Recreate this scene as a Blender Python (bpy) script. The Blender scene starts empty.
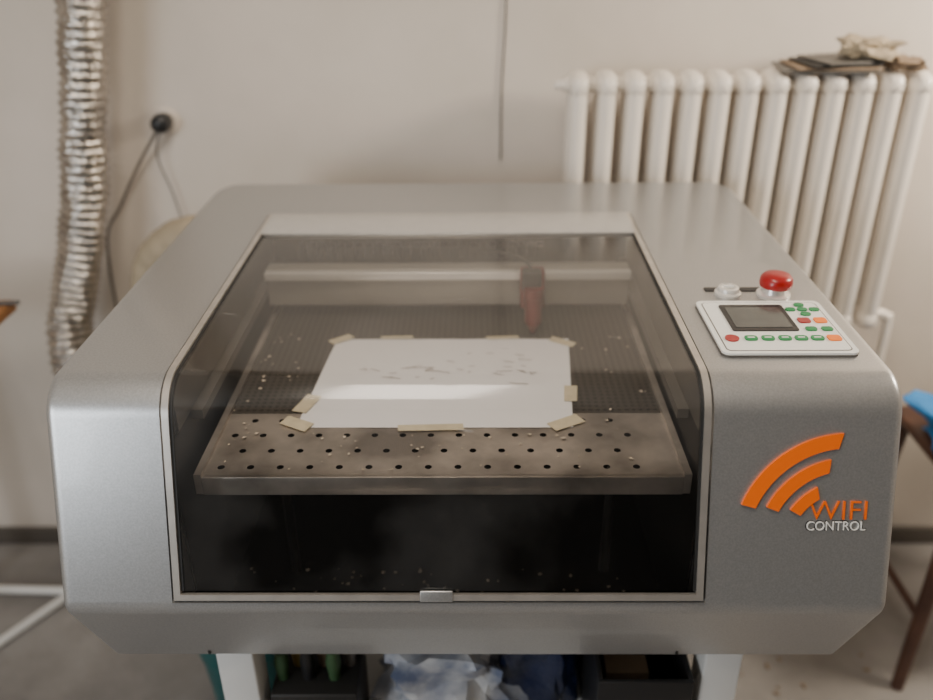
import bpy, bmesh, math, random
from mathutils import Vector, Matrix, noise, Euler
random.seed(4)
CZ = 1.755         # camera height
DZ = 0.055
X0 = -0.005        # machine centre line
C = bpy.context.scene.collection

# ---------------------------------------------------------------- materials
def mat(name, col, rough=0.5, metal=0.0, var=0.0, vscale=8.0, bump=0.0, bscale=60.0, col2=None, coat=0.0):
    m = bpy.data.materials.new(name); m.use_nodes = True
    nt = m.node_tree; b = nt.nodes['Principled BSDF']
    b.inputs['Base Color'].default_value = (*col, 1)
    b.inputs['Roughness'].default_value = rough
    b.inputs['Metallic'].default_value = metal
    b.inputs['Coat Weight'].default_value = coat
    tc = nt.nodes.new('ShaderNodeTexCoord')
    if var > 0 or col2:
        n = nt.nodes.new('ShaderNodeTexNoise'); n.inputs['Scale'].default_value = vscale
        n.inputs['Detail'].default_value = 6
        nt.links.new(tc.outputs['Object'], n.inputs['Vector'])
        r = nt.nodes.new('ShaderNodeValToRGB')
        r.color_ramp.elements[0].position = 0.35; r.color_ramp.elements[1].position = 0.65
        c2 = col2 if col2 else tuple(c*(1-var) for c in col)
        r.color_ramp.elements[0].color = (*c2, 1); r.color_ramp.elements[1].color = (*col, 1)
        nt.links.new(n.outputs['Fac'], r.inputs['Fac'])
        nt.links.new(r.outputs['Color'], b.inputs['Base Color'])
    if bump > 0:
        n2 = nt.nodes.new('ShaderNodeTexNoise'); n2.inputs['Scale'].default_value = bscale
        n2.inputs['Detail'].default_value = 4
        nt.links.new(tc.outputs['Object'], n2.inputs['Vector'])
        bp = nt.nodes.new('ShaderNodeBump'); bp.inputs['Strength'].default_value = bump
        bp.inputs['Distance'].default_value = 0.01
        nt.links.new(n2.outputs['Fac'], bp.inputs['Height'])
        nt.links.new(bp.outputs['Normal'], b.inputs['Normal'])
    return m

M_body = mat('silver_paint', (0.475, 0.475, 0.472), 0.33, 0.72, var=0.16, vscale=400, bump=0.03, bscale=900, coat=0.25)
M_frame = mat('door_trim_silver', (0.62, 0.58, 0.53), 0.3, 0.7, var=0.15, vscale=30)
M_bar = mat('hinge_bar_paint', (0.60, 0.585, 0.56), 0.35, 0.5, var=0.05, vscale=50)
M_gasket = mat('black_gasket', (0.012, 0.012, 0.012), 0.6)
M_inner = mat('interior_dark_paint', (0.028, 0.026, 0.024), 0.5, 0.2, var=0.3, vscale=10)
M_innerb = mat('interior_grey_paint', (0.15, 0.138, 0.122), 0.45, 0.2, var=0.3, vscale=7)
M_pit = mat('interior_black', (0.004, 0.004, 0.004), 0.5, var=0.4, vscale=12)
M_plate = mat('perforated_steel', (0.72, 0.65, 0.58), 0.34, 0.65, var=0.55, vscale=9)
M_beam = mat('gantry_paint', (0.42, 0.39, 0.34), 0.4, 0.3, var=0.15, vscale=6)
M_alu = mat('aluminium', (0.88, 0.85, 0.80), 0.3, 0.4, var=0.1, vscale=15)
M_red = mat('red_plastic', (0.34, 0.005, 0.006), 0.35, coat=0.25)
M_redm = mat('red_anodised', (0.15, 0.004, 0.003), 0.4, 0.2)
M_blk = mat('black_plastic', (0.012, 0.012, 0.013), 0.4)
M_white = mat('white_plastic', (0.80, 0.79, 0.75), 0.45)
M_bezel = mat('panel_face', (0.82, 0.82, 0.78), 0.35)
M_lcd = mat('lcd_glass', (0.08, 0.085, 0.08), 0.12, var=0.15, vscale=40)
M_green = mat('green_key', (0.005, 0.22, 0.06), 0.4)
M_or = mat('orange_key', (0.95, 0.20, 0.0), 0.4)
M_logo = mat('orange_logo', (0.92, 0.15, 0.0), 0.35)
M_paper = mat('paper_white', (0.98, 0.97, 0.98), 0.7, var=0.02, vscale=12)
M_tape = mat('masking_tape', (0.76, 0.67, 0.47), 0.7, var=0.12, vscale=60)
M_char = mat('burn_mark', (0.34, 0.29, 0.24), 0.8)
M_chip = mat('pale_chips', (0.60, 0.52, 0.42), 0.8)
M_wall = mat('plaster_wall', (0.69, 0.62, 0.55), 0.9, bump=0.12, bscale=25, vscale=2.0, col2=(0.59, 0.53, 0.46))
M_ceil = mat('ceiling_paint', (0.72, 0.68, 0.62), 0.9, var=0.03, vscale=2)
M_wallf = mat('front_dimmer_dark', (0.14, 0.135, 0.13), 0.9, var=0.1, vscale=2)  # dark tone chosen to dim reflections in the door glass
M_floor = mat('concrete_floor', (0.33, 0.31, 0.29), 0.8, vscale=3.0, col2=(0.17, 0.157, 0.145), bump=0.3, bscale=30)
M_base = mat('baseboard_paint', (0.10, 0.085, 0.07), 0.7, var=0.2)
M_rad = mat('radiator_enamel', (0.86, 0.79, 0.70), 0.35, var=0.06, vscale=6, coat=0.2)
M_duct = mat('duct_foil', (0.62, 0.57, 0.51), 0.22, 0.95, var=0.35, vscale=20, bump=0.9, bscale=45)
M_beige = mat('beige_hose', (0.42, 0.345, 0.24), 0.7, var=0.15, vscale=15)
M_wood = mat('orange_wood', (0.50, 0.23, 0.08), 0.5, vscale=10, col2=(0.32, 0.14, 0.05))
M_dwood = mat('dark_wood', (0.10, 0.045, 0.027), 0.5, vscale=12, col2=(0.055, 0.023, 0.015))
M_steel = mat('white_steel', (0.74, 0.73, 0.70), 0.4, var=0.08)
M_blue = mat('blue_cloth', (0.03, 0.25, 0.60), 0.7, vscale=7, col2=(0.02, 0.12, 0.36), bump=0.4)
M_bagw = mat('plastic_bag_white', (0.60, 0.60, 0.60), 0.3, vscale=16, col2=(0.13, 0.16, 0.25), bump=0.5, bscale=20)
M_bagb = mat('plastic_bag_blue', (0.010, 0.022, 0.08), 0.3, vscale=5, col2=(0.005, 0.009, 0.03), bump=0.3)
M_yel = mat('yellow_print', (0.75, 0.45, 0.03), 0.5)
M_card = mat('cardboard', (0.28, 0.20, 0.13), 0.8, var=0.2)
M_teal = mat('teal_plastic', (0.01, 0.09, 0.09), 0.4)
M_greent = mat('green_tool', (0.04, 0.09, 0.035), 0.5)
M_yelt = mat('ochre_tool', (0.28, 0.19, 0.04), 0.5)
M_cable = mat('grey_cable', (0.10, 0.09, 0.08), 0.6)

def honey():
    # dark, finely perforated rear bed panel
    m = bpy.data.materials.new('fine_perforated_bed'); m.use_nodes = True
    nt = m.node_tree; b = nt.nodes['Principled BSDF']
    tc = nt.nodes.new('ShaderNodeTexCoord')
    vo = nt.nodes.new('ShaderNodeTexVoronoi'); vo.inputs['Scale'].default_value = 90; vo.inputs['Randomness'].default_value = 0.0
    rp = nt.nodes.new('ShaderNodeValToRGB')
    rp.color_ramp.elements[0].position = 0.20; rp.color_ramp.elements[0].color = (0.045, 0.040, 0.035, 1)
    rp.color_ramp.elements[1].position = 0.36; rp.color_ramp.elements[1].color = (0.095, 0.085, 0.073, 1)
    nt.links.new(tc.outputs['Object'], vo.inputs['Vector'])
    nt.links.new(vo.outputs['Distance'], rp.inputs['Fac'])
    nt.links.new(rp.outputs['Color'], b.inputs['Base Color'])
    b.inputs['Roughness'].default_value = 0.45; b.inputs['Metallic'].default_value = 0.3
    return m
M_honey = honey()

def glassmat():
    m = bpy.data.materials.new('tinted_acrylic'); m.use_nodes = True
    nt = m.node_tree; nt.nodes.clear()
    out = nt.nodes.new('ShaderNodeOutputMaterial')
    tr = nt.nodes.new('ShaderNodeBsdfTransparent'); tr.inputs['Color'].default_value = (0.935, 0.92, 0.90, 1)
    gl = nt.nodes.new('ShaderNodeBsdfGlossy'); gl.inputs['Roughness'].default_value = 0.13
    gl.inputs['Color'].default_value = (1, 1, 1, 1)
    fr = nt.nodes.new('ShaderNodeFresnel'); fr.inputs['IOR'].default_value = 1.48
    mu = nt.nodes.new('ShaderNodeMath'); mu.operation = 'MULTIPLY'; mu.inputs[1].default_value = 1.5; mu.use_clamp = True
    mx = nt.nodes.new('ShaderNodeMixShader')
    nt.links.new(fr.outputs[0], mu.inputs[0])
    nt.links.new(mu.outputs[0], mx.inputs[0]); nt.links.new(tr.outputs[0], mx.inputs[1]); nt.links.new(gl.outputs[0], mx.inputs[2])
    df = nt.nodes.new('ShaderNodeBsdfDiffuse'); df.inputs['Color'].default_value = (0.74, 0.72, 0.70, 1)
    tc = nt.nodes.new('ShaderNodeTexCoord')
    n = nt.nodes.new('ShaderNodeTexNoise'); n.inputs['Scale'].default_value = 5; n.inputs['Detail'].default_value = 8
    nt.links.new(tc.outputs['Object'], n.inputs['Vector'])
    mr = nt.nodes.new('ShaderNodeMapRange')
    mr.inputs['From Min'].default_value = 0.48; mr.inputs['From Max'].default_value = 0.8
    mr.inputs['To Min'].default_value = 0.0; mr.inputs['To Max'].default_value = 0.05
    nt.links.new(n.outputs['Fac'], mr.inputs['Value'])
    # fine elongated scratches (dust/scuffs) in the acrylic
    mp = nt.nodes.new('ShaderNodeMapping'); mp.inputs['Scale'].default_value = (14, 60, 60); mp.inputs['Rotation'].default_value = (0, 0, 0.5)
    ns = nt.nodes.new('ShaderNodeTexNoise'); ns.inputs['Scale'].default_value = 1.0; ns.inputs['Detail'].default_value = 2
    nt.links.new(tc.outputs['Object'], mp.inputs['Vector']); nt.links.new(mp.outputs[0], ns.inputs['Vector'])
    ms = nt.nodes.new('ShaderNodeMapRange')
    ms.inputs['From Min'].default_value = 0.73; ms.inputs['From Max'].default_value = 0.80
    ms.inputs['To Min'].default_value = 0.0; ms.inputs['To Max'].default_value = 0.22
    nt.links.new(ns.outputs['Fac'], ms.inputs['Value'])
    ad = nt.nodes.new('ShaderNodeMath'); ad.operation = 'ADD'
    nt.links.new(mr.outputs[0], ad.inputs[0]); nt.links.new(ms.outputs[0], ad.inputs[1])
    mx2 = nt.nodes.new('ShaderNodeMixShader')
    nt.links.new(ad.outputs[0], mx2.inputs[0]); nt.links.new(mx.outputs[0], mx2.inputs[1]); nt.links.new(df.outputs[0], mx2.inputs[2])
    nt.links.new(mx2.outputs[0], out.inputs['Surface'])
    return m
M_glass = glassmat()

# ---------------------------------------------------------------- helpers
def add(name, me, m=None, parent=None, smooth=None):
    o = bpy.data.objects.new(name, me); C.objects.link(o)
    if m: me.materials.append(m)
    if parent: o.parent = parent
    if smooth is not None:
        for p in me.polygons: p.use_smooth = True
        me.set_sharp_from_angle(angle=math.radians(smooth))
    return o
def empty(name, loc=(0, 0, 0), parent=None):
    o = bpy.data.objects.new(name, None); C.objects.link(o); o.empty_display_size = 0.1
    o.location = loc
    if parent: o.parent = parent
    return o
def frombm(name, bm, m, parent=None, smooth=None):
    bmesh.ops.recalc_face_normals(bm, faces=bm.faces)
    me = bpy.data.meshes.new(name); bm.to_mesh(me); bm.free()
    return add(name, me, m, parent, smooth)
def bm_box(bm, x0, x1, y0, y1, z0, z1, bevel=0, mtx=None):
    r = bmesh.ops.create_cube(bm, size=1)
    vs = r['verts']
    for v in vs:
        v.co = Vector(((x0+x1)/2+v.co.x*(x1-x0), (y0+y1)/2+v.co.y*(y1-y0), (z0+z1)/2+v.co.z*(z1-z0)))
        if mtx: v.co = mtx @ v.co
    if bevel:
        es = list({e for v in vs for e in v.link_edges})
        bmesh.ops.bevel(bm, geom=es, offset=bevel, segments=3, affect='EDGES', profile=0.5)
def box(name, x0, x1, y0, y1, z0, z1, m, parent=None, bevel=0, mtx=None):
    bm = bmesh.new(); bm_box(bm, x0, x1, y0, y1, z0, z1, bevel, mtx)
    return frombm(name, bm, m, parent, 35 if bevel else None)
def bm_lathe(bm, prof, c, axis='Z', n=32, mtx=None):
    rings = []
    for r, t in prof:
        ring = []
        for i in range(n):
            a = 2*math.pi*i/n
            p = Vector((r*math.cos(a), r*math.sin(a), t))
            if axis == 'X': p = Vector((p.z, p.x, p.y))
            if axis == 'Y': p = Vector((p.x, p.z, p.y))
            p = Vector(c)+p
            if mtx: p = mtx @ p
            ring.append(bm.verts.new(p))
        rings.append(ring)
    for a, b in zip(rings, rings[1:]):
        for i in range(n):
            bm.faces.new((a[i], a[(i+1) % n], b[(i+1) % n], b[i]))
    bm.faces.new(rings[0]); bm.faces.new(rings[-1])
def lathe(name, prof, c, m, parent=None, axis='Z', n=32, mtx=None):
    bm = bmesh.new(); bm_lathe(bm, prof, c, axis, n, mtx)
    return frombm(name, bm, m, parent, 40)
def smoothpath(pts, n=8):
    P = [Vector(p) for p in pts]; out = []
    for i in range(len(P)-1):
        p0 = P[max(i-1, 0)]; p1 = P[i]; p2 = P[i+1]; p3 = P[min(i+2, len(P)-1)]
        for k in range(n):
            t = k/n
            out.append(0.5*((2*p1)+(-p0+p2)*t+(2*p0-5*p1+4*p2-p3)*t*t+(-p0+3*p1-3*p2+p3)*t**3))
    out.append(P[-1]); return out
def bm_tube(bm, path, rad, n=12):
    rings = []; up = Vector((0.13, 0.99, 0.05)).normalized()
    L = 0
    for i, p in enumerate(path):
        t = (path[min(i+1, len(path)-1)]-path[max(i-1, 0)]).normalized()
        s = t.cross(up)
        if s.length < 0.2: s = t.cross(Vector((1, 0, 0)))
        s.normalize(); u2 = s.cross(t).normalized()
        if i: L += (p-path[i-1]).length
        ring = []
        for k in range(n):
            a = 2*math.pi*k/n
            r = rad(L, a) if callable(rad) else rad
            ring.append(bm.verts.new(p+s*math.cos(a)*r+u2*math.sin(a)*r))
        rings.append(ring)
    for a, b in zip(rings, rings[1:]):
        for i in range(n):
            bm.faces.new((a[i], a[(i+1) % n], b[(i+1) % n], b[i]))
    bm.faces.new(rings[0]); bm.faces.new(rings[-1])
def tube(name, pts, rad, m, parent=None, n=12, sn=8, smooth=60):
    bm = bmesh.new(); bm_tube(bm, smoothpath(pts, sn), rad, n)
    return frombm(name, bm, m, parent, smooth)
def blob(name, c, s, m, parent=None, amp=0.2, freq=3.0, seed=0, sub=4):
    bm = bmesh.new(); bmesh.ops.create_icosphere(bm, subdivisions=sub, radius=1)
    for v in bm.verts:
        n1 = noise.noise(v.co*freq*0.5+Vector((seed, 0, 0)))*1.6+abs(noise.noise(v.co*freq+Vector((0, seed, 3))))
        p = Vector([math.copysign(abs(q)**0.7, q) for q in v.co])
        p *= 1+amp*(n1-0.3)
        if p.z < -0.75: p.z = -0.75
        v.co = Vector((c[0]+p.x*s[0], c[1]+p.y*s[1], c[2]+(p.z+0.75)*s[2]))
    return frombm(name, bm, m, parent, 30)

def fillet(pts, closed=False, n=10):
    out = []; N = len(pts)
    for i, (y, z, r) in enumerate(pts):
        p = Vector((y, z))
        if r <= 0 or (not closed and i in (0, N-1)):
            out.append(p); continue
        a = Vector(pts[i-1][:2]); b = Vector(pts[(i+1) % N][:2])
        u = (a-p).normalized(); w = (b-p).normalized()
        ang = u.angle(w); d = r/math.tan(ang/2)
        c = p+(u+w).normalized()*(r/math.sin(ang/2))
        s = p+u*d-c; e = p+w*d-c
        tot = s.angle(e)
        for k in range(n+1):
            t = k/n
            q = (s*math.sin((1-t)*tot)+e*math.sin(t*tot))/math.sin(tot)
            out.append(c+q)
    return out
def normals(path, closed=False):
    N = len(path); ns = []
    for i in range(N):
        if closed: a = path[i-1]; b = path[(i+1) % N]
        else: a = path[max(i-1, 0)]; b = path[min(i+1, N-1)]
        t = (b-a).normalized(); ns.append(Vector((t.y, -t.x)))
    return ns
HW = 0.552; RC = 0.085; RY = 0.13
def loft(name, path, slices, m, parent=None):
    ns = normals(path, True); bm = bmesh.new(); rings = []
    for x, ins in slices:
        d = HW-abs(x); lim = 99
        if d < RC: lim = yB-RY*(1-math.sqrt(max(1-((RC-d)/RC)**2, 0)))
        rings.append([bm.verts.new((X0+x, min(p.x-n.x*ins, lim), p.y-n.y*ins)) for p, n in zip(path, ns)])
    N = len(path)
    for a, b in zip(rings, rings[1:]):
        for i in range(N): bm.faces.new((a[i], a[(i+1) % N], b[(i+1) % N], b[i]))
    bm.faces.new(rings[0]); bm.faces.new(rings[-1])
    return frombm(name, bm, m, parent, 30)
def sheet(name, path, x0, x1, off, thick, m, parent=None):
    ns = normals(path); bm = bmesh.new()
    g = []
    for x in (x0, x1):
        o = [bm.verts.new((X0+x, p.x+n.x*off, p.y+n.y*off)) for p, n in zip(path, ns)]
        if thick:
            i_ = [bm.verts.new((X0+x, p.x+n.x*(off-thick), p.y+n.y*(off-thick))) for p, n in zip(path, ns)]
            g.append((o, i_))
        else: g.append((o, None))
    N = len(path)
    (o0, i0), (o1, i1) = g
    for k in range(N-1):
        bm.faces.new((o0[k], o0[k+1], o1[k+1], o1[k]))
        if thick:
            bm.faces.new((i0[k], i1[k], i1[k+1], i0[k+1]))
            bm.faces.new((o0[k], i0[k], i0[k+1], o0[k+1]))
            bm.faces.new((o1[k], o1[k+1], i1[k+1], i1[k]))
    if thick:
        bm.faces.new((o0[0], o1[0], i1[0], i0[0])); bm.faces.new((o0[-1], i0[-1], i1[-1], o1[-1]))
    return frombm(name, bm, m, parent, 30)

# ---------------------------------------------------------------- room
box('floor', -2.6, 2.6, -2.4, 2.15, -0.1, 0, M_floor)
box('ceiling', -2.6, 2.6, -2.4, 2.15, 2.85, 2.95, M_ceil)
box('wall_back', -2.6, 2.6, 2.05, 2.15, 0, 2.85, M_wall)
box('wall_front_dimmer', -2.6, 2.6, -2.5, -2.4, 0, 2.85, M_wallf)  # unseen wall, added so the door glass mirrors something darker
box('wall_left', -2.7, -2.6, -2.4, 2.15, 0, 2.85, M_wall)
box('wall_right', 2.6, 2.7, -2.4, 2.15, 0, 2.85, M_wall)
box('baseboard_back', -2.59, 2.59, 2.035, 2.05, 0, 0.06, M_base, bevel=0.003)

# ---------------------------------------------------------------- laser machine
mach = empty('laser_engraving_machine')
ZT = CZ-0.545; ZF = CZ-0.84; ZB = CZ-1.02
yP0, yP1, yP2, yB = 0.934, 0.84, 0.93, 1.83
full = fillet([(yP0, ZT, 0.06), (yP1, ZF, 0.035), (yP2, ZB, 0.01), (yB, ZB, 0.01), (yB, ZT, 0.03)], True, 12)
DL, DR = -0.402, 0.309
r = 0.012
sl = [(-HW+r*(1-math.sin(math.radians(90-15*k))), r*(1-math.cos(math.radians(90-15*k)))) for k in range(7)]
sl = sorted([(x, i) for x, i in sl])
sl += [(-HW+d, 0) for d in (0.016, 0.021, 0.027, 0.035, 0.045, 0.057, 0.070, 0.086)]
loft('body_left', full, sl+[(DL, 0)], M_body, mach)
loft('body_right', full, [(DR, 0)]+[(-x, i) for x, i in reversed(sl)], M_body, mach)
YH = 1.60
rear = fillet([(yB, ZB, 0), (yB, ZT, 0.03), (YH, ZT, 0), (YH, ZT-0.02, 0)])
sheet('rear_cover', rear, DL, DR, 0, 0.004, M_body, mach)
dv = Vector((yP1-yP0, ZF-ZT)); FL = dv.length; du = dv/FL
fn = Vector((du.y, -du.x))
def fp(s): return (yP0+du.x*s, ZT+du.y*s)
e = fp(FL*0.955)
low = fillet([(e[0]+0.02, e[1]-0.004, 0), (e[0], e[1], 0), (yP1, ZF, 0.035), (yP2, ZB, 0.01), (yB, ZB, 0)])
sheet('lower_front_panel', low[1:], DL, DR, 0, 0.004, M_body, mach)
sheet('sill_lip', low[:2], DL, DR, 0, 0.003, M_body, mach)
de = fp(FL*0.945)
door = fillet([(YH-0.005, ZT, 0), (yP0, ZT, 0.06), (de[0], de[1], 0)], n=16)
dend = fp(FL*0.905)
doorg = fillet([(1.485, ZT, 0), (yP0, ZT, 0.06), (dend[0], dend[1], 0)], n=16)
sheet('door_frame_left', door, DL+0.004, DL+0.013, 0.004, 0.008, M_frame, mach)
sheet('door_frame_right', door, DR-0.013, DR-0.004, 0.004, 0.008, M_frame, mach)
sheet('door_gasket_left', doorg, DL+0.013, DL+0.017, 0.001, 0.006, M_gasket, mach)
sheet('door_gasket_right', doorg, DR-0.017, DR-0.013, 0.001, 0.006, M_gasket, mach)
sheet('door_frame_bottom', [Vector(fp(FL*0.918)), Vector(de)], DL+0.013, DR-0.013, 0.004, 0.008, M_frame, mach)
sheet('door_hinge_bar', [Vector((YH-0.008, ZT-0.003)), Vector((YH-0.015, ZT)), Vector((1.49, ZT)), Vector((1.483, ZT-0.003))], DL+0.013, DR-0.013, 0.008, 0.012, M_bar, mach)
sheet('door_glass', doorg, DL+0.013, DR-0.013, 0.0, 0.0, M_glass, mach)
FM = Matrix(((1, 0, 0), (0, -du.x, fn.x), (0, -du.y, fn.y))).to_4x4()
def facemat(x, s, off=0.0):
    y, z = fp(s)
    return Matrix.Translation((X0+x, y+fn.x*off, z+fn.y*off)) @ FM
box('door_handle', -0.022, 0.022, -0.004, 0.012, 0.002, 0.006, M_body, mach, 0.0015, facemat(-0.048, FL*0.937))
# interior
zi0 = ZB+0.012
box('interior_floor', X0+DL+0.001, X0+DR-0.001, 0.95, YH-0.01, zi0, zi0+0.004, M_pit, mach)
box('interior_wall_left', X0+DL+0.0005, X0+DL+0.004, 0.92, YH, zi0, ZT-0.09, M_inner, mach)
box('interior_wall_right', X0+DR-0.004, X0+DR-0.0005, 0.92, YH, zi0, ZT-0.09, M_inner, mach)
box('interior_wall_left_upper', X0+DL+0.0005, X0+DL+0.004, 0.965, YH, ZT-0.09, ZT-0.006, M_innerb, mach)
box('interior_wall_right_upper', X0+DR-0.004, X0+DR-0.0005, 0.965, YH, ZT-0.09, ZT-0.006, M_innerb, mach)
box('interior_wall_rear', X0+DL+0.001, X0+DR-0.001, YH-0.01, YH-0.002, zi0, ZT-0.021, M_inner, mach)
ZBED = CZ-0.70
bx0, bx1 = -0.373, 0.290
bm = bmesh.new(); cw = 0.0415; rh = 0.040; y0 = 0.953; hr = 0.0050
ncol = int((bx1-bx0)/cw)
for row in range(4):
    off = 0 if row % 2 == 0 else cw/2
    ya = y0+row*rh; yb = ya+rh
    xs = bx0+off
    if off:
        bm.faces.new([bm.verts.new((X0+a, b, ZBED)) for a, b in ((bx0, ya), (xs, ya), (xs, yb), (bx0, yb))])
    n_c = ncol if not off else ncol-1
    for c in range(n_c):
        xa = xs+c*cw; xb = xa+cw; cx = (xa+xb)/2; cy = (ya+yb)/2
        N = 16; inner = []; outer = []
        for k in range(N):
            a = 2*math.pi*k/N+math.pi/4
            inner.append(bm.verts.new((X0+cx+hr*math.cos(a), cy+hr*math.sin(a), ZBED)))
            ca, sa = math.cos(a), math.sin(a)
            q = 1/max(abs(ca), abs(sa))
            outer.append(bm.verts.new((X0+cx+ca*q*cw/2, cy+sa*q*rh/2, ZBED)))
        for k in range(N):
            bm.faces.new((inner[k], outer[k], outer[(k+1) % N], inner[(k+1) % N]))
    xe = xs+n_c*cw
    if xe < bx1-1e-4:
        bm.faces.new([bm.verts.new((X0+a, b, ZBED)) for a, b in ((xe, ya), (bx1, ya), (bx1, yb), (xe, yb))])
frombm('bed_perforated_plate', bm, M_plate, mach)
box('bed_front_lip', X0+bx0, X0+bx1, 0.946, 0.953, ZBED-0.028, ZBED+0.002, M_plate, mach, 0.001)
box('bed_rear_panel', X0+bx0, X0+bx1, y0+4*rh, 1.56, ZBED-0.02, ZBED+0.0005, M_honey, mach)
box('bed_frame_left', X0+bx0-0.010, X0+bx0, 0.946, 1.57, ZBED-0.026, ZBED+0.006, M_plate, mach)
box('bed_frame_right', X0+bx1, X0+bx1+0.010, 0.946, 1.57, ZBED-0.026, ZBED+0.006, M_plate, mach)
for i, x in enumerate((-0.3, 0.22)):
    lathe('bed_lift_screw_%d' % (i+1), [(0.008, 0), (0.008, 0.28)], (X0+x, 1.1, zi0), M_inner, mach)
for i, x in enumerate((DL+0.012, DR-0.012)):
    box('side_rail_%d' % (i+1), X0+x-0.008, X0+x+0.008, 1.02, 1.59, ZT-0.105, ZT-0.09, M_innerb, mach)
box('gantry_beam', X0+DL+0.02, X0+DR-0.02, 1.45, 1.485, CZ-0.672, CZ-0.60, M_beam, mach, 0.002)
box('gantry_rail', X0+DL+0.02, X0+DR-0.02, 1.435, 1.45, CZ-0.616, CZ-0.600, M_alu, mach, 0.002)
bm = bmesh.new()
for k in range(26):
    bm_box(bm, X0-0.33+k*0.018, X0-0.33+k*0.018+0.014, 1.50, 1.53, CZ-0.60, CZ-0.575, 0.002)
frombm('cable_chain', bm, M_blk, mach, 30)
bm = bmesh.new()
hx = X0+0.108
bm_box(bm, hx-0.022, hx+0.022, 1.405, 1.437, CZ-0.660, CZ-0.588, 0.004)
frombm('laser_head_carriage', bm, M_redm, mach, 30)
lathe('laser_head_nozzle', [(0.004, -0.05), (0.006, -0.045), (0.013, -0.032), (0.016, -0.028), (0.016, 0.02), (0.018, 0.022), (0.018, 0.04)], (hx+0.001, 1.386, CZ-0.648), M_redm, mach)
box('laser_head_mirror_mount', hx-0.02, hx+0.014, 1.385, 1.41, CZ-0.615, CZ-0.58, M_blk, mach, 0.003)
tube('laser_head_air_hose', [(hx, 1.40, CZ-0.585), (hx-0.02, 1.42, CZ-0.567), (hx-0.06, 1.46, CZ-0.57), (hx-0.1, 1.50, CZ-0.58)], 0.003, M_blk, mach)
bm = bmesh.new()
for k in range(160):
    if k < 80:
        x = random.uniform(-0.37, 0.28); y = random.uniform(0.96, 1.06); z = ZBED+0.003
        if k % 2 == 0: x = random.choice((random.uniform(-.37, -.29), random.uniform(.19, .28))); y = random.uniform(1.06, 1.4)
    else: x = random.uniform(-0.38, 0.29); y = random.uniform(0.96, 1.1); z = zi0+0.006
    s = random.uniform(0.001, 0.004)
    a = random.random()*3
    bm.faces.new([bm.verts.new((X0+x+s*math.cos(a+t)*random.uniform(.5, 1.3), y+s*math.sin(a+t), z+random.uniform(0, .002))) for t in (0, 1.6, 3.1, 4.6)])
frombm('cut_debris', bm, M_chip, mach)

# logo
bm = bmesh.new()
px = 0.00132; lc = (0.4820, 0.2140); AX = 0.95
for (ro, ri, a0, a1) in ((114, 99, 21.5, 87), (89, 76, 26, 79), (66, 54, 33, 64)):
    N = 28; ob, ib, ot, it = [], [], [], []
    for k in range(N+1):
        t = k/N
        for lst, rr, aa, h in ((ot, ro, math.radians(180-(a0+(a1-a0)*t)), 0.004), (it, ri, math.radians(180-((a0+1)+(a1-a0-4)*t)), 0.004),
                           (ob, ro, math.radians(180-(a0+(a1-a0)*t)), 0), (ib, ri, math.radians(180-((a0+1)+(a1-a0-4)*t)), 0)):
            M = facemat(lc[0], lc[1])
            lst.append(bm.verts.new(M @ Vector((AX*rr*px*math.cos(aa), rr*px*math.sin(aa), h))))
    for k in range(N):
        bm.faces.new((ot[k], ot[k+1], it[k+1], it[k])); bm.faces.new((ob[k], ob[k+1], ot[k+1], ot[k]))
        bm.faces.new((ib[k], it[k], it[k+1], ib[k+1]))
    bm.faces.new((ot[0], it[0], ib[0], ob[0])); bm.faces.new((ot[-1], ob[-1], ib[-1], it[-1]))
frombm('logo_arcs', bm, M_logo, mach)
def text(name, s, x0, x1, sb, h, m, off, ext=0.0008, bold=0.0):
    cu = bpy.data.curves.new(name+'_c', 'FONT'); cu.body = s; cu.extrude = 0.02; cu.offset = bold
    o = bpy.data.objects.new(name+'_t', cu); C.objects.link(o)
    bpy.context.view_layer.update()
    me = bpy.data.meshes.new_from_object(o.evaluated_get(bpy.context.evaluated_depsgraph_get()))
    bpy.data.objects.remove(o)
    xs = [v.co.x for v in me.vertices]; ys = [v.co.y for v in me.vertices]
    sx = (x1-x0)/(max(xs)-min(xs)); sy = h/(max(ys)-min(ys))
    M = facemat(x0, sb, off); mx, my = min(xs), min(ys)
    for v in me.vertices:
        v.co = M @ Vector(((v.co.x-mx)*sx, (v.co.y-my)*sy, (v.co.z+0.02)/0.04*ext*2))
    me.materials.clear()
    return add(name, me, m, mach)
text('logo_text_wifi', 'WIFI', 0.437, 0.512, 0.180, 0.025, M_logo, 0.0005, 0.001, -0.012)
text('logo_text_control_outline', 'CONTROL', 0.4340, 0.5135, 0.1960, 0.0145, M_blk, 0.0002, 0.0003, 0.03)
text('logo_text_control', 'CONTROL', 0.4355, 0.512, 0.1950, 0.0125, M_white, 0.0006, 0.0008)

# control panel
K = 0.973
cp = empty('control_panel', (X0*(1-K)-0.001, -0.008, 0), mach); cp.scale = (K, K, 1)
def bm_rrect(bm, x0, x1, y0, y1, z0, z1, rr, n=6):
    ring = []
    for cx, cy, a0 in ((x1-rr, y1-rr, 0), (x0+rr, y1-rr, 90), (x0+rr, y0+rr, 180), (x1-rr, y0+rr, 270)):
        for k in range(n+1):
            a = math.radians(a0+90*k/n); ring.append((cx+rr*math.cos(a), cy+rr*math.sin(a)))
    b = [bm.verts.new((X0+x, y, z0)) for x, y in ring]; t = [bm.verts.new((X0+x, y, z1)) for x, y in ring]
    N = len(ring)
    for i in range(N): bm.faces.new((b[i], b[(i+1) % N], t[(i+1) % N], t[i]))
    bm.faces.new(t); bm.faces.new(b)
def rrect(name, x0, x1, y0, y1, z0, z1, rr, m):
    bm = bmesh.new(); bm_rrect(bm, x0, x1, y0, y1, z0, z1, rr); return frombm(name, bm, m, cp)
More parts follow.
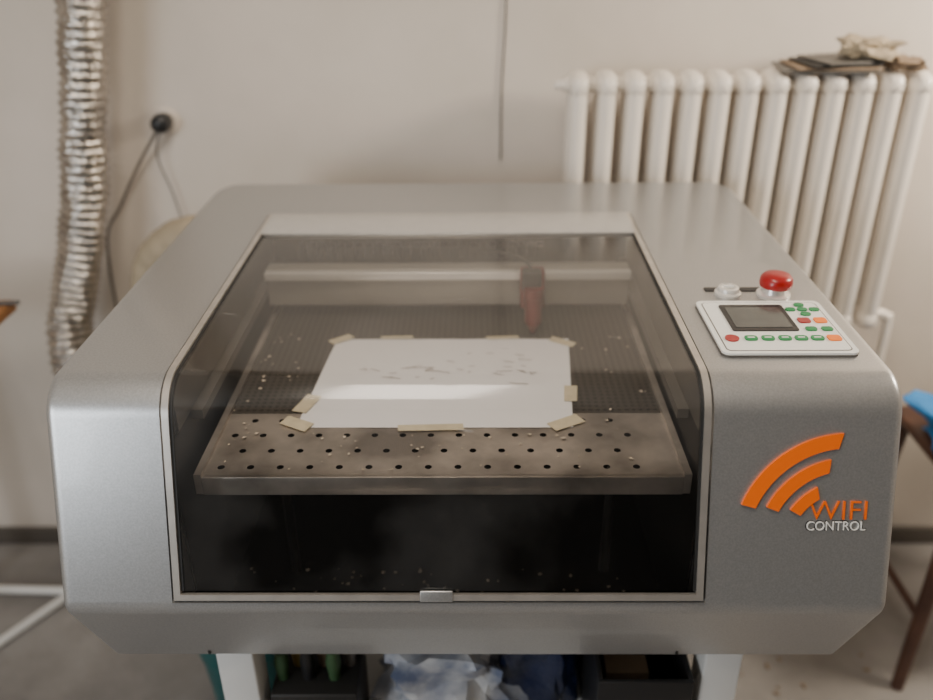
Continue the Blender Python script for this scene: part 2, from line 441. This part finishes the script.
rrect('panel_rim', 0.3460, 0.5370, 1.0410, 1.2160, ZT, ZT+0.003, 0.012, M_innerb)
rrect('panel_face', 0.347, 0.536, 1.042, 1.215, ZT, ZT+0.006, 0.011, M_bezel)
rrect('panel_border_line', 0.354, 0.529, 1.049, 1.208, ZT+0.006, ZT+0.0063, 0.008, M_innerb)
rrect('panel_inner_face', 0.3555, 0.5275, 1.0505, 1.2065, ZT+0.006, ZT+0.0066, 0.007, M_bezel)
zz = ZT+0.0066
rrect('panel_screen_bezel', 0.378, 0.474, 1.108, 1.196, zz, zz+0.0015, 0.004, M_blk)
rrect('panel_screen', 0.385, 0.467, 1.118, 1.186, zz+0.0015, zz+0.002, 0.002, M_lcd)
bmg, bmo, bmr = bmesh.new(), bmesh.new(), bmesh.new()
for x in (0.397, 0.421, 0.445, 0.468, 0.491): bm_rrect(bmg, x-0.009, x+0.009, 1.078, 1.092, zz, zz+0.002, 0.005)
bm_rrect(bmo, 0.505, 0.524, 1.077, 1.093, zz, zz+0.002, 0.004)
bm_lathe(bmr, [(0.010, 0), (0.010, 0.002)], (X0+0.370, 1.085, zz))
bm_rrect(bmr, 0.482, 0.500, 1.134, 1.150, zz, zz+0.002, 0.004)
bm_rrect(bmo, 0.506, 0.524, 1.134, 1.150, zz, zz+0.002, 0.004)
bm_rrect(bmg, 0.484, 0.500, 1.108, 1.120, zz, zz+0.002, 0.004)
bm_rrect(bmg, 0.507, 0.523, 1.108, 1.120, zz, zz+0.002, 0.004)
for dx, dy in ((0, 0.016), (0, -0.016), (-0.018, 0), (0.018, 0), (0, 0)):
    bm_rrect(bmg, 0.501+dx-0.0075, 0.501+dx+0.0075, 1.180+dy-0.0055, 1.180+dy+0.0055, zz, zz+0.002, 0.0045)
frombm('panel_keys_green', bmg, M_green, cp); frombm('panel_keys_orange', bmo, M_or, cp); frombm('panel_keys_red', bmr, M_red, cp)
bml = bmesh.new()
for x in (0.397, 0.421, 0.445, 0.468, 0.491): bm_rrect(bml, x-0.005, x+0.005, 1.084, 1.087, zz+0.002, zz+0.0023, 0.001)
frombm('panel_key_legends', bml, M_white, cp)
rrect('switch_label_strip', 0.376, 0.480, 1.264, 1.278, ZT, ZT+0.0015, 0.002, M_blk)
lathe('key_switch', [(0.021, 0), (0.021, 0.004), (0.017, 0.006), (0.016, 0.012), (0.012, 0.0135), (0.011, 0.009), (0.001, 0.009)], (X0+0.409, 1.254, ZT), M_alu, cp)
box('key_switch_slot', X0+0.401, X0+0.417, 1.2525, 1.2555, ZT+0.009, ZT+0.015, M_white, cp, 0.001)
lathe('emergency_stop_base', [(0.026, 0), (0.026, 0.004), (0.020, 0.006), (0.017, 0.018)], (X0+0.480, 1.250, ZT), M_alu, cp)
lathe('emergency_stop_button', [(0.015, 0.016), (0.0245, 0.018), (0.0255, 0.023), (0.0245, 0.031), (0.020, 0.036), (0.010, 0.038), (0.001, 0.0385)], (X0+0.480, 1.246, ZT), M_red, cp)

# ---------------------------------------------------------------- paper + tape
paper = empty('paper_sheet')
zp = ZBED+0.0015
pc = Vector((X0-0.047, 1.217, 0)); rot = Matrix.Rotation(math.radians(-0.2), 4, 'Z')
bm = bmesh.new(); nx, ny = 24, 16; g = []
for j in range(ny+1):
    row = []
    for i in range(nx+1):
        lx = -0.208+0.416*i/nx; ly = -0.146+0.290*j/ny
        p = rot @ Vector((lx-0.020*(0.5-j/ny), ly, 0))+pc
        row.append(bm.verts.new((p.x, p.y, zp+0.002*abs(noise.noise(Vector((lx*6, ly*6, 0)))))))
    g.append(row)
for j in range(ny):
    for i in range(nx): bm.faces.new((g[j][i], g[j][i+1], g[j+1][i+1], g[j+1][i]))
frombm('sheet', bm, M_paper, paper, 60)
bm = bmesh.new()
def tape(lx, ly, w, h, a):
    R = Matrix.Translation(rot @ Vector((lx, ly, 0))+Vector((pc.x, pc.y, zp+0.0022+random.random()*0.0006))) @ Matrix.Rotation(math.radians(a), 4, 'Z')
    bm.faces.new([bm.verts.new(R @ Vector(q)) for q in ((-w/2+0.002, -h/2, 0), (w/2, -h/2+0.001, 0), (w/2-0.002, h/2, 0), (-w/2, h/2-0.002, 0))])
for t in ((-0.218, -0.138, 0.05, 0.026, -30), (-0.213, -0.080, 0.055, 0.026, 70), (-0.015, -0.149, 0.10, 0.018, 1), (0.188, -0.135, 0.055, 0.026, 28),
          (0.203, -0.05, 0.05, 0.022, 82), (-0.190, 0.14, 0.045, 0.02, 35), (0.206, 0.13, 0.05, 0.02, -35), (-0.09, 0.147, 0.06, 0.012, 0), (0.10, 0.146, 0.06, 0.012, 2)):
    tape(*t)
frombm('masking_tape_strips', bm, M_tape, paper)
bm = bmesh.new()
for k in range(36):
    lx = random.uniform(-0.15, 0.16); ly = random.gauss(0.03, 0.025); s = random.uniform(0.003, 0.016); a = random.uniform(-.5, .5)
    R = Matrix.Translation((pc.x+lx, pc.y+ly, zp+0.0024)) @ Matrix.Rotation(a, 4, 'Z')
    bm.faces.new([bm.verts.new(R @ Vector(q)) for q in ((-s, -0.0009, 0), (s, -0.0004, 0), (s*0.7, 0.0011, 0), (-s*0.8, 0.0007, 0))])
frombm('engraved_marks', bm, M_char, paper)

# ---------------------------------------------------------------- stand and shelf contents
st = empty('machine_stand')
for i, (x, y) in enumerate(((-0.383, 1.0), (0.400, 1.0), (-0.383, 1.72), (0.400, 1.72))):
    box('leg_%d' % (i+1), X0+x-0.03, X0+x+0.03, y-0.03, y+0.03, 0, ZB-0.041, M_steel, st, 0.004)
box('rail_front', X0-0.413, X0+0.430, 1.03, 1.06, ZB-0.04, ZB-0.001, M_steel, st, 0.003)
box('rail_back', X0-0.413, X0+0.430, 1.70, 1.75, ZB-0.04, ZB-0.001, M_steel, st, 0.003)
box('rail_left', X0-0.413, X0-0.353, 0.97, 1.75, ZB-0.04, ZB-0.001, M_steel, st, 0.003)
box('rail_right', X0+0.370, X0+0.430, 0.97, 1.75, ZB-0.04, ZB-0.001, M_steel, st, 0.003)
ZS = 0.435
box('shelf_board', X0-0.352, X0+0.369, 0.94, 1.74, ZS-0.03, ZS, M_steel, st, 0.003)
bg = empty('plastic_bag'); blob('bag_body', (X0-0.055, 1.12, ZS+0.001), (0.120, 0.10, 0.108), M_bagw, bg, 0.35, 4.5, 2)
bg = empty('plastic_bag.001'); blob('bag_body', (X0+0.105, 1.14, ZS+0.001), (0.075, 0.08, 0.122), M_bagb, bg, 0.25, 3, 7)
lathe('bag_label', [(0.036, 0), (0.037, 0.003), (0.015, 0.008)], (X0+0.075, 1.10, ZS+0.206), M_yel, bg)
bx = empty('storage_crate')
for n_, a in (('side_left', (0.20, 0.208, 0.96, 1.3)), ('side_right', (0.345, 0.353, 0.96, 1.3)), ('side_front', (0.20, 0.353, 0.952, 0.96)), ('side_back', (0.20, 0.353, 1.3, 1.308))):
    box(n_, X0+a[0], X0+a[1], a[2], a[3], ZS+0.001, ZS+0.215, M_blk, bx, 0.002)
box('bottom', X0+0.20, X0+0.353, 0.955, 1.305, ZS+0.001, ZS+0.01, M_blk, bx)
for k in range(5):
    box('folded_paper_%d' % (k+1), X0+0.215+0.01*k, X0+0.29+0.008*k, 0.97+0.05*k, 1.01+0.05*k, ZS+0.012, ZS+0.15+0.01*(k % 3), (M_inner, M_card, M_blk, M_card, M_inner)[k], bx, 0.002)
tb = empty('tool_bundle')
for k in range(6):
    x = -0.325+0.022*k
    lathe('handle_%d' % (k+1), [(0.008, 0), (0.011, 0.02), (0.010, 0.16), (0.013, 0.185), (0.009, 0.205+0.006*(k % 3))], (X0+x, 1.02+0.03*(k % 2), ZS+0.001), (M_greent, M_yelt, M_blk, M_card, M_greent, M_innerb)[k], tb, n=14)
box('tool_tray', X0-0.340, X0-0.195, 0.98, 1.1, ZS+0.0005, ZS+0.15, M_inner, tb, 0.004)
bt = empty('teal_bucket')
lathe('bucket_body', [(0.08, 0), (0.10, 0.25), (0.105, 0.255), (0.105, 0.66), (0.10, 0.665), (0.09, 0.662)], (X0-0.530, 1.42, 0.0), M_teal, bt)

# ---------------------------------------------------------------- radiator
rad = empty('cast_iron_radiator', (0.008, 0, DZ+0.012))
bm = bmesh.new(); nsec = 13; rx0 = 0.218; sp = 0.0615; rz0, rz1 = 0.74, 1.355
for s in range(nsec):
    x = rx0+s*sp
    for yy in (1.892, 1.93, 1.970):
        bm_lathe(bm, [(0.014, rz0+0.02), (0.019, rz0+0.05), (0.019, rz1-0.05), (0.017, rz1-0.016)], (x, yy, 0), n=14)
    for zc in (rz0+0.028, rz1-0.026):
        rings = []
        for k in range(9):
            a = math.pi*k/8
            hx_ = 0.0235*math.sin(a)**0.5+0.0005
            yy = 1.93-0.060*math.cos(a)
            rings.append([bm.verts.new((x+hx_*math.copysign(abs(math.cos(b))**0.6, math.cos(b)), yy, zc+0.026*(math.sin(a)**0.5+0.02)*math.copysign(abs(math.sin(b))**0.8, math.sin(b)))) for b in [2*math.pi*q/16+0.01 for q in range(16)]])
        for A, B in zip(rings, rings[1:]):
            for q in range(16): bm.faces.new((A[q], A[(q+1) % 16], B[(q+1) % 16], B[q]))
        bm.faces.new(rings[0]); bm.faces.new(rings[-1])
frombm('sections', bm, M_rad, rad, 50)
bm = bmesh.new()
for zc in (rz0+0.028, rz1-0.028):
    bm_lathe(bm, [(0.017, -0.03), (0.017, nsec*sp-0.03)], (rx0, 1.93, zc), axis='X', n=16)
    bm_lathe(bm, [(0.009, -0.050), (0.012, -0.042), (0.012, -0.03)], (rx0, 1.93, zc), axis='X', n=16)
frombm('hubs', bm, M_rad, rad, 50)
xe = rx0+nsec*sp-0.03
tube('supply_pipe', [(xe, 1.93, rz0+0.028), (xe+0.03, 1.93, rz0+0.02), (xe+0.04, 1.93, rz0-0.03), (xe+0.04, 1.93, 0.3), (xe+0.04, 1.93, 0.005-DZ-0.012)], 0.012, M_rad, rad)
for i, x in enumerate((rx0+1.5*sp, rx0+10.5*sp)):
    box('wall_bracket_%d' % (i+1), x-0.008, x+0.008, 1.95, 2.055, rz0+0.005, rz0+0.02, M_rad, rad)
mg = empty('magazine_stack', (0, 0, DZ+0.013))
for k in range(4):
    M = Matrix.Translation((0.76+0.01*k, 1.93, 0)) @ Matrix.Rotation(math.radians(-6+7*k), 4, 'Z')
    box('magazine_%d' % (k+1), -0.10+0.012*k, 0.10-0.010*k, -0.06, 0.06, rz1+0.001+0.006*k, rz1+0.006+0.006*k, (M_innerb, M_card, M_inner, M_innerb)[k], mg, 0.001, M)
cl = empty('crumpled_rag', (0, 0, DZ+0.013)); blob('rag_body', (0.845, 1.93, rz1+0.026), (0.055, 0.045, 0.022), M_beige, cl, 0.4, 4, 5)
cl = empty('work_glove', (0, 0, DZ+0.013)); blob('glove_body', (0.93, 1.92, rz1+0.001), (0.035, 0.045, 0.016), M_card, cl, 0.4, 4, 9, 3)

# ---------------------------------------------------------------- duct, socket, cables
def ductr(L, a):
    return 0.050+0.0035*math.sin(2*math.pi*(L/0.021+a/(2*math.pi)))+0.008*noise.noise(Vector((L*14, math.cos(a)*1.8, math.sin(a)*1.8)))
vd = empty('ventilation_duct', (0.002, 0, DZ))
tube('foil_hose', [(-0.66, 1.93, 2.793), (-0.72, 1.93, 2.2), (-0.80, 1.93, 1.7), (-0.865, 1.92, 1.35), (-0.925, 1.91, 1.05), (-0.98, 1.90, 0.87), (-1.01, 1.87, 0.74), (-0.99, 1.86, 0.60), (-0.9, 1.88, 0.52)], ductr, M_duct, vd, n=28, sn=60, smooth=80)
eh = empty('exhaust_hose', (0, 0, DZ))
tube('hose_body', [(-0.45, 1.91, 0.86), (-0.54, 1.91, 0.955), (-0.63, 1.91, 0.995), (-0.73, 1.92, 0.97), (-0.80, 1.93, 0.86), (-0.82, 1.94, 0.55), (-0.82, 1.94, -DZ+0.001)],
     lambda L, a: 0.052+0.001*math.sin(L/0.006), M_beige, eh, n=24, sn=30)
so = empty('wall_socket', (0, 0, DZ))
lathe('socket_plate', [(0.032, 0), (0.032, -0.008), (0.028, -0.012)], (-0.740, 2.05, 1.237), M_wall, so, axis='Y')
lathe('plug', [(0.020, 0), (0.023, -0.02), (0.020, -0.04), (0.008, -0.05)], (-0.740, 2.038, 1.240), M_blk, so, axis='Y')
tube('power_cable', [(-0.740, 1.995, 1.235), (-0.76, 2.0, 1.21), (-0.82, 2.02, 1.13), (-0.885, 2.03, 1.03), (-0.935, 2.03, 0.94), (-0.95, 2.03, 0.7), (-0.95, 2.03, 0.3), (-0.9, 2.03, 0.08)], 0.0035, M_cable, so)
tube('thin_cable', [(-0.740, 1.995, 1.225), (-0.765, 2.02, 1.16), (-0.745, 2.03, 1.06), (-0.73, 2.03, 0.95), (-0.72, 2.03, 0.8)], 0.002, M_cable, so)
wc = empty('wall_cord', (0, 0, DZ))
tube('cord', [(0.075, 2.046, 2.3), (0.068, 2.046, 1.8), (0.070, 2.046, 1.5), (0.062, 2.046, 1.3), (0.062, 2.046, 1.14)], 0.0018, M_inner, wc, n=8)
lathe('cord_clip', [(0.006, 0), (0.006, -0.01)], (0.075, 2.05, 2.3), M_white, wc, axis='Y')

# ---------------------------------------------------------------- left trestle with board
tr_ = empty('work_trestle')
def bar(name, a, b, r_, m, p): return tube(name, [a, (Vector(a)+Vector(b))/2, b], r_, m, p, n=10, sn=2)
bar('foot_back', (-1.85, 1.84, 0.014), (-1.15, 1.82, 0.014), 0.012, M_steel, tr_)
bar('foot_side', (-1.15, 1.82, 0.014), (-1.34, 1.52, 0.014), 0.012, M_steel, tr_)
bar('foot_front', (-1.85, 1.52, 0.014), (-1.34, 1.52, 0.014), 0.012, M_steel, tr_)
for i, x in enumerate((-1.45, -1.82)):
    bar('leg_front_%d' % (i+1), (x, 1.52, 0.014), (x, 1.69, 0.935), 0.012, M_steel, tr_)
    bar('leg_back_%d' % (i+1), (x, 1.83, 0.014), (x, 1.71, 0.935), 0.012, M_steel, tr_)
box('top_board', -1.85, -1.045, 1.66, 1.75, 0.936, 0.962, M_wood, tr_, 0.004)
rd = empty('metal_rod'); tube('rod', [(-1.5, 1.67, 0.968), (-1.2, 1.70, 0.968), (-1.02, 1.72, 0.968)], 0.005, M_cable, rd)

# ---------------------------------------------------------------- chair on the right
ch = empty('wooden_chair', (-0.055, 0, 0))
zs = 0.61
box('seat', 1.115, 1.52, 1.50, 1.86, zs-0.025, zs, M_dwood, ch, 0.01)
for i, (x, y, dx, dy) in enumerate(((1.14, 1.53, -0.03, -0.03), (1.49, 1.53, 0.03, -0.03), (1.14, 1.83, -0.03, 0.02), (1.49, 1.83, 0.03, 0.02))):
    tube('leg_%d' % (i+1), [(x, y, zs-0.025), (x+dx*0.5, y+dy*0.5, zs/2), (x+dx, y+dy, 0.0)], lambda L, a: 0.021-0.010*L, M_dwood, ch)
tube('stretcher_left', [(1.12, 1.515, 0.22), (1.12, 1.84, 0.22)], 0.010, M_dwood, ch)
tube('stretcher_right', [(1.51, 1.515, 0.22), (1.51, 1.84, 0.22)], 0.010, M_dwood, ch)
tube('stretcher_front', [(1.12, 1.515, 0.40), (1.51, 1.515, 0.40)], 0.010, M_dwood, ch)
for i, y in enumerate((1.53, 1.83)):
    tube('back_post_%d' % (i+1), [(1.50, y, zs-0.01), (1.53, y, zs+0.25), (1.57, y, zs+0.47)], 0.015, M_dwood, ch)
for i, z in enumerate((0.2, 0.42)):
    box('back_slat_%d' % (i+1), 1.525+z*0.06, 1.54+z*0.06, 1.53, 1.83, zs+z-0.03, zs+z+0.04, M_dwood, ch, 0.004)
bb = empty('blue_bag'); blob('bag_body', (1.175, 1.63, zs+0.001), (0.145, 0.13, 0.065), M_blue, bb, 0.3, 3, 3)

fl = empty('wood_scraps')
bm = bmesh.new()
for k in range(40):
    x = random.uniform(0.62, 1.02); y = random.uniform(1.2, 1.98); s = random.uniform(0.003, 0.011)
    bm_box(bm, -s, s, -s*0.4, s*0.4, 0.0005, 0.005, 0, Matrix.Translation((x, y, 0)) @ Matrix.Rotation(random.random()*3, 4, 'Z'))
frombm('scraps', bm, M_card, fl)

# ---------------------------------------------------------------- lights
def area(name, loc, tgt, sx, sy, en, col):
    l = bpy.data.lights.new(name, 'AREA'); l.shape = 'RECTANGLE'; l.size = sx; l.size_y = sy; l.energy = en; l.color = col
    o = bpy.data.objects.new(name, l); C.objects.link(o); o.location = loc
    o.rotation_euler = (Vector(tgt)-Vector(loc)).to_track_quat('-Z', 'Y').to_euler(); return o
area('ceiling_light', (-0.22, 0.35, 2.78), (-0.2, 0.5, 0), 0.5, 1.2, 27, (1.0, 0.90, 0.78))
area('window_light', (-2.2, -1.4, 1.7), (-0.1, 1.0, 0.9), 1.3, 1.3, 52, (0.88, 0.94, 1.0))
area('wall_lamp', (1.75, 1.45, 2.0), (1.1, 2.0, 1.25), 0.35, 0.35, 34, (1.0, 0.88, 0.73))
w = bpy.data.worlds.new('world'); bpy.context.scene.world = w; w.use_nodes = True
w.node_tree.nodes['Background'].inputs[0].default_value = (1.0, 0.95, 0.88, 1)
w.node_tree.nodes['Background'].inputs[1].default_value = 0.3

# ---------------------------------------------------------------- camera
cd = bpy.data.cameras.new('camera'); cam = bpy.data.objects.new('camera', cd); C.objects.link(cam)
cd.sensor_width = 36; cd.lens = 850/933*36
cam.matrix_world = Matrix.Translation((0, 0, CZ)) @ Matrix.Rotation(math.radians(0.7), 4, 'Z') @ Matrix.Rotation(math.radians(90-27.9), 4, 'X') @ Matrix.Rotation(math.radians(-0.5), 4, 'Z')
cd.dof.use_dof = True; cd.dof.focus_distance = 1.16; cd.dof.aperture_fstop = 1.7
bpy.context.scene.camera = cam
